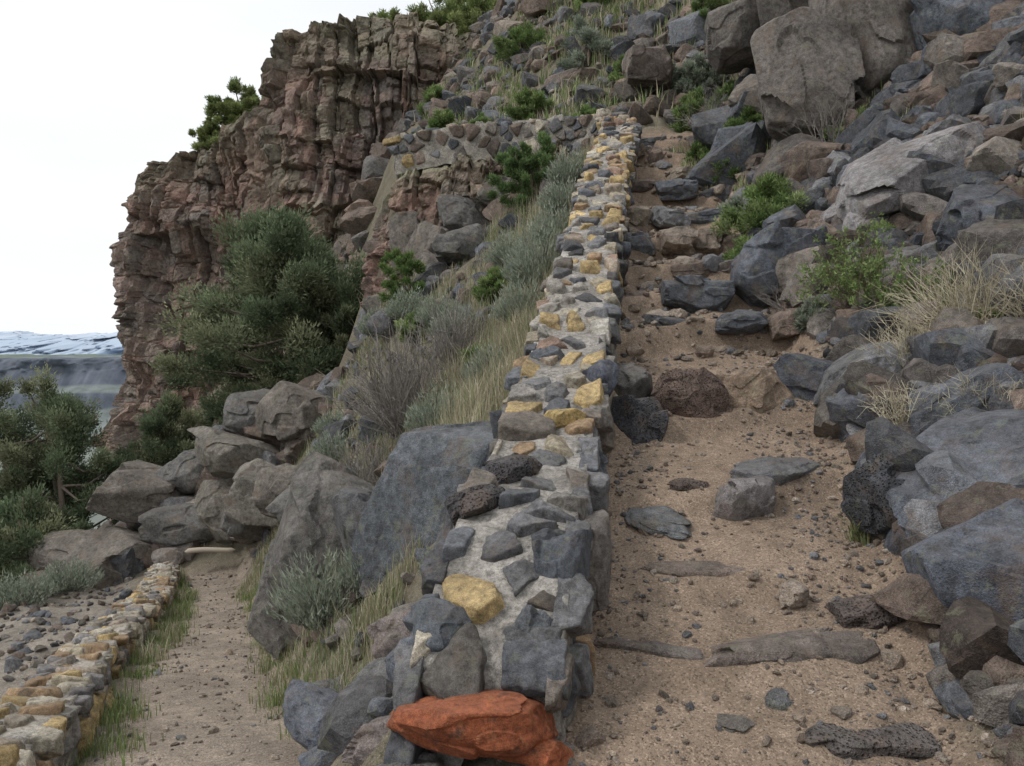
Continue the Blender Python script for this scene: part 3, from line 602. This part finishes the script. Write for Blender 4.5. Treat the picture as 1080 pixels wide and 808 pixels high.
juniper(.35, 16, gz(.35, 16)-.1, 1.8, 1.4, 40, 90, 260, 'green_shrub', [(.12, .18, .075), (.15, .215, .09)], .06, low=.02)
juniper(-2.1, 16, gz(-2.1, 16)-.1, 1.5, 1.1, 41, 60, 130, 'green_shrub', [(.14, .21, .075), (.17, .235, .085)], .06, low=.1)
for i, (x, y, h, w, pal) in enumerate([(3.65, 11.2, .7, 1.4, GREEN), (3.2, 10.7, .4, .8, GREEN), (3.95, 14, .7, 1.0, GREEN), (4.5, 19.5, 1, 1.4, GREEN), (5.7, 24, 1.6, 1.6, GREEN), (.6, 23, 1.3, 1.4, GREEN), (.5, 30, 1.8, 2.2, GREEN),
        (4.05, 6.4, .45, .55, GREEN), (3.2, 8.3, .25, .5, SAGE), (2.5, 26, 1.6, 2., SAGE), (6.5, 30, 2, 2.4, GREEN), (3.6, 12.6, .4, .6, SAGE), (9, 27, 2, 2.4, SAGE), (3.9, 16, .6, .9, GREEN), (2.0, 20.5, .8, 1.0, GREEN), (-1, 25, 1., 1.2, GREEN),
        (-1.5, 21, .7, 1.1, SAGE), (4.2, 21.5, .9, 1.2, SAGE), (-2.2, 27, 1.2, 1.5, GREEN), (3.2, 30, 1.3, 1.6, GREEN), (-3.2, 34, 1.3, 1.8, GREEN), (1.2, 36, 1.5, 1.8, SAGE), (4.6, 15.2, .5, .8, GREEN), (5.0, 18.3, .9, 1.2, GREEN), (3.5, 23.5, .9, 1.2, GREEN), (4.2, 9.0, .4, .5, GREEN), (5.3, 12.2, .5, .8, GREEN), (5.2, 21, 1.0, 1.3, SAGE), (-.2, 12.6, .5, .8, GREEN), (-1.6, 14.2, .5, .8, GREEN), (-.3, 9.8, .35, .5, GREEN)]):
    juniper(x, y, gz(x, y)-.05, h, w, 50+i, 60, 150, 'green_shrub' if pal is GREEN else 'sagebrush', pal, .035+.0022*y, low=.02, cs=1.2)
def sage(x, y, h, w, n=1500, pal=SAGE, name='sagebrush'):
    z = gz(x, y)-.05; a = Acc(); th = R.uniform(0, 6.28, n); rr = np.sqrt(R.uniform(0, 1, n))
    ang = rr*1.1; t = R.uniform(.25, 1, n)
    P = np.array([x, y, z])+np.stack([np.cos(th)*np.sin(ang)*w*.6*t, np.sin(th)*np.sin(ang)*w*.6*t, np.cos(ang)*h*t*(.8+.2*np.sin(th*5))], 1)
    D = np.stack([np.cos(th)*rr*.8, np.sin(th)*rr*.8, np.ones(n)], 1)+R.normal(0, .3, (n, 3))
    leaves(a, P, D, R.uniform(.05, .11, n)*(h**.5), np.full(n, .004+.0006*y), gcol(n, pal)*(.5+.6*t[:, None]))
    for k in range(26):
        q = k*n//26; tube(a, [np.array([x, y, z]), (P[q]+np.array([x, y, z]))/2+[0, 0, .03], P[q]], [.012, .008, .003], (.15, .13, .11), 3)
    a.build(name, M_leaf, False)
for x, y, h, w in [(.35, 11, 1.25, 1.0), (.15, 10.2, .8, .8), (.65, 12.3, .9, .8), (-1.62, 6.9, .8, .95), (-1.25, 6.8, .5, .5), (-1.95, 9.2, .8, .8), (-.75, 8.6, .7, .8), (-.25, 9, .6, .6), (-.5, 5.6, .25, .3), (-3.0, 13.5, .7, .9), (.9, 14, .8, .9), (-.8, 12, .7, .9),
                   (-2.4, 10.2, .7, .8), (1.1, 15.2, .9, .9), (-8.3, 12, .4, .7), (-9.3, 15, .8, 1.3), (-9.9, 14.2, .7, 1.1), (-8.9, 16, .8, 1.2), (-1.9, 15, .8, 1.0), (0, 13.5, .8, .9), (-4.2, 15, .6, .8), (-1.2, 13.5, .7, .9), (-2.7, 16.2, .7, .9), (-3.3, 15, .6, .9)]:
    sage(x, y, h, w, int(1800+1700*w))
def brush(x, y, h, w, nst, pal, name='dead_brush', rad=.007, leaf=None):
    z = gz(x, y)-.03; a = Acc(); o = np.array([x, y, z])
    for k in range(nst):
        th = R.uniform(0, 6.28); rr = R.uniform(0, 1)**.6; e = o+np.array([math.cos(th)*rr*w*.5, math.sin(th)*rr*w*.5, h*(1-.5*rr**2)*R.uniform(.6, 1.1)]); c = gcol(1, pal)[0]
        b = o+R.normal(0, .05*w, 3)*[1, 1, 0]; mid_ = (b+e)/2+R.normal(0, .07*w, 3)+np.array([math.cos(th), math.sin(th), 0])*rr*.1*w
        pts = [((1-t)**2)*b+2*t*(1-t)*mid_+t*t*e for t in np.linspace(0, 1, 7)]
        tube(a, pts, np.linspace(rad, rad*.35, 7), c, 3)
        for j in range(5):
            s0 = pts[R.integers(2, 6)]; dv = unit(e-b+R.normal(0, .5, 3)*np.linalg.norm(e-b)); L_ = R.uniform(.12, .35)*h
            tube(a, [s0, s0+dv*L_*.5+R.normal(0, .02, 3), s0+dv*L_+R.normal(0, .04, 3)], [rad*.55, rad*.4, rad*.2], c, 3)
            if leaf:
                m = 14; P = s0+dv*L_*R.uniform(.2, 1, (m, 1))+R.normal(0, .015, (m, 3)); leaves(a, P, R.normal(0, 1, (m, 3))+[0, 0, .6], R.uniform(.03, .05, m), np.full(m, .011), gcol(m, leaf))
    a.build(name, M_leaf if leaf else M_bark, False)
brush(-1.35, 10.2, 1.5, 1.9, 170, TWIG); brush(-.75, 10.8, 1.2, 1.3, 100, TWIG); brush(-1.7, 9.6, .9, 1.2, 90, TWIG); brush(-1.7, 11.6, 1.0, 1.6, 90, TWIG)
brush(3.75, 6.5, .8, 1.4, 170, STRAW, rad=.004); brush(3.3, 6.5, .6, 1.0, 110, STRAW, rad=.004); brush(4.0, 5.9, .65, 1.1, 120, STRAW, rad=.004)
brush(3.35, 7.7, .95, 1.2, 50, [(.2, .17, .12)], 'leafy_shrub', .005, GREEN); brush(3.7, 7.2, .6, .9, 36, [(.2, .17, .12)], 'leafy_shrub', .005, GREEN)
brush(4.9, 12.2, 1.0, 1.2, 50, TWIG); brush(2.9, 5.9, .4, .7, 70, STRAW, rad=.004); brush(3.3, 5.5, .45, .8, 80, STRAW, rad=.0035)
brush(4.3, 17, 1.2, 1.4, 50, TWIG); brush(3.1, 8.9, .4, .8, 40, TWIG, rad=.004)
def grass(name, spots, pal, hmin, hmax, per, spread, w=.004, lean=.6):
    a = Acc()
    for (x, y) in spots:
        n = int(per*R.uniform(.5, 1.4)); px = x+R.normal(0, spread, n); py = y+R.normal(0, spread, n); P = np.stack([px, py, hz(px, py)-.01], 1); k = R.uniform(.6, 1.2)
        blades(a, P, R.uniform(hmin, hmax, n)*k, R.uniform(.05, lean, n), w*(1+y*.05), gcol(n, pal)*R.uniform(.8, 1.15))
    a.build(name, M_leaf, False, origin=(0, 0, 0))
def spots(n, f): return [f() for _ in range(n)]
def alongwall(y0, y1, o0, o1):
    y = R.uniform(y0, y1); return (float(wallx(y))-R.uniform(o0, o1), y)
def edgeL(y0, y1, o0, o1):
    y = R.uniform(y0, y1); return (float(bx(y, 5))+R.uniform(o0, o1), y)
def edgeW(y0, y1):
    y = R.uniform(y0, y1); return (float(bx(y, 4))+R.uniform(-.25, .05), y)
def slope(y0, y1):
    y = R.uniform(y0, y1); a_, b_ = float(bx(y, 5)), float(bx(y, 8)); return (R.uniform(a_+.4, b_-.2), y)
GG = [(.24, .28, .14), (.2, .25, .11)]
grass('dry_grass', spots(110, lambda: alongwall(7.2, 11.5, .45, 1.3))+spots(90, lambda: alongwall(11, 18, .45, 2.6))+spots(50, lambda: alongwall(7, 10, 1, 2.2)), STRAW+GG[:1], .2, .6, 65, .09, .0032)
grass('dry_grass', spots(300, lambda: slope(9, 18.5)), STRAW+GG, .12, .42, 55, .11, .0035)
grass('green_grass', spots(90, lambda: alongwall(6.5, 12.5, .45, 1.4))+spots(60, lambda: edgeL(6, 15, -.1, .35))+spots(110, lambda: edgeW(4.5, 17))+spots(60, lambda: slope(9, 18)), GREEN+GREEN+[(.24, .26, .12), (.34, .31, .18)], .05, .19, 50, .1, .0028)
grass('dry_grass', spots(60, lambda: edgeL(5, 16, .0, .6))+[(-1.0, 6.0), (-.95, 5.8), (-1.1, 6.1), (-.9, 6.1), (-1.15, 5.9), (-.8, 6.2)]*2+spots(80, lambda: (R.uniform(-5, -2), R.uniform(14, 18)))+spots(25, lambda: edgeW(4.5, 17)), STRAW+GG, .08, .3, 55, .07, .0028)
grass('green_grass', [(-.95, 4.9), (-.9, 4.75), (-1.0, 4.8), (-.55, 3.6)], GREEN, .06, .18, 70, .05, .003)
grass('dry_grass', spots(480, lambda: (R.uniform(-4, 14), R.uniform(19.8, 40))), STRAW+GREEN, .25, .75, 55, .28, .009)
grass('dry_grass', spots(90, lambda: (float(bx(10, 10))+R.uniform(.2, 3.5), R.uniform(5, 18))), STRAW+GREEN, .1, .38, 50, .08, .004)
grass('dry_grass', spots(90, lambda: (R.uniform(-12, -4), R.uniform(17.5, 21))), STRAW+GREEN, .15, .4, 60, .15, .006)
grass('yucca_plant', [(2.25, 5.1), (2.22, 5.15)], [(.2, .24, .12), (.3, .3, .16)], .16, .28, 40, .02, .006, 1.2)

# ------------------------------------------------------------------ world, sun, camera
SE, SA = math.radians(50), math.radians(-112)
w = bpy.data.worlds.new('World'); scene.world = w; w.use_nodes = True; nt = w.node_tree; N, L = nt.nodes, nt.links; N.clear()
out = N.new('ShaderNodeOutputWorld'); sky = N.new('ShaderNodeTexSky'); sky.sky_type = 'NISHITA'; sky.sun_disc = False
sky.sun_elevation = SE; sky.sun_rotation = SA
b1 = N.new('ShaderNodeBackground'); b1.inputs[1].default_value = .12; L.new(sky.outputs[0], b1.inputs[0])
b2 = N.new('ShaderNodeBackground'); b2.inputs[1].default_value = 1.06; b2.inputs[0].default_value = (.95, .975, 1, 1)
tc = N.new('ShaderNodeTexCoord'); mp = N.new('ShaderNodeMapping'); mp.inputs['Scale'].default_value = (1, 1, 3.5); L.new(tc.outputs['Generated'], mp.inputs[0])
nz = noise(N, L, mp.outputs[0], 1.6, 5, .5); mx = N.new('ShaderNodeMixShader')
L.new(ramp(N, nz, L, [(.3, .86), (.55, 1.0)]), mx.inputs[0]); L.new(b1.outputs[0], mx.inputs[1]); L.new(b2.outputs[0], mx.inputs[2]); L.new(mx.outputs[0], out.inputs[0])
sl = bpy.data.lights.new('sun', 'SUN'); sl.energy = 1.5; sl.angle = math.radians(12); sl.color = (1, .955, .9)
so = bpy.data.objects.new('sun', sl); scene.collection.objects.link(so)
dv = Vector((math.sin(SA)*math.cos(SE), math.cos(SA)*math.cos(SE), math.sin(SE))); so.rotation_euler = dv.to_track_quat('Z', 'Y').to_euler(); so.location = (-10, -10, 30)
cam = bpy.data.cameras.new('camera'); cam.lens = 28; cam.sensor_width = 36; cam.clip_end = 30000; cam.clip_start = .05
co = bpy.data.objects.new('camera', cam); co.location = (0, 0, 0); co.rotation_euler = (math.radians(90), 0, 0); scene.collection.objects.link(co); scene.camera = co
scene.view_settings.view_transform = 'Standard'; scene.view_settings.look = 'None'; scene.view_settings.exposure = 0
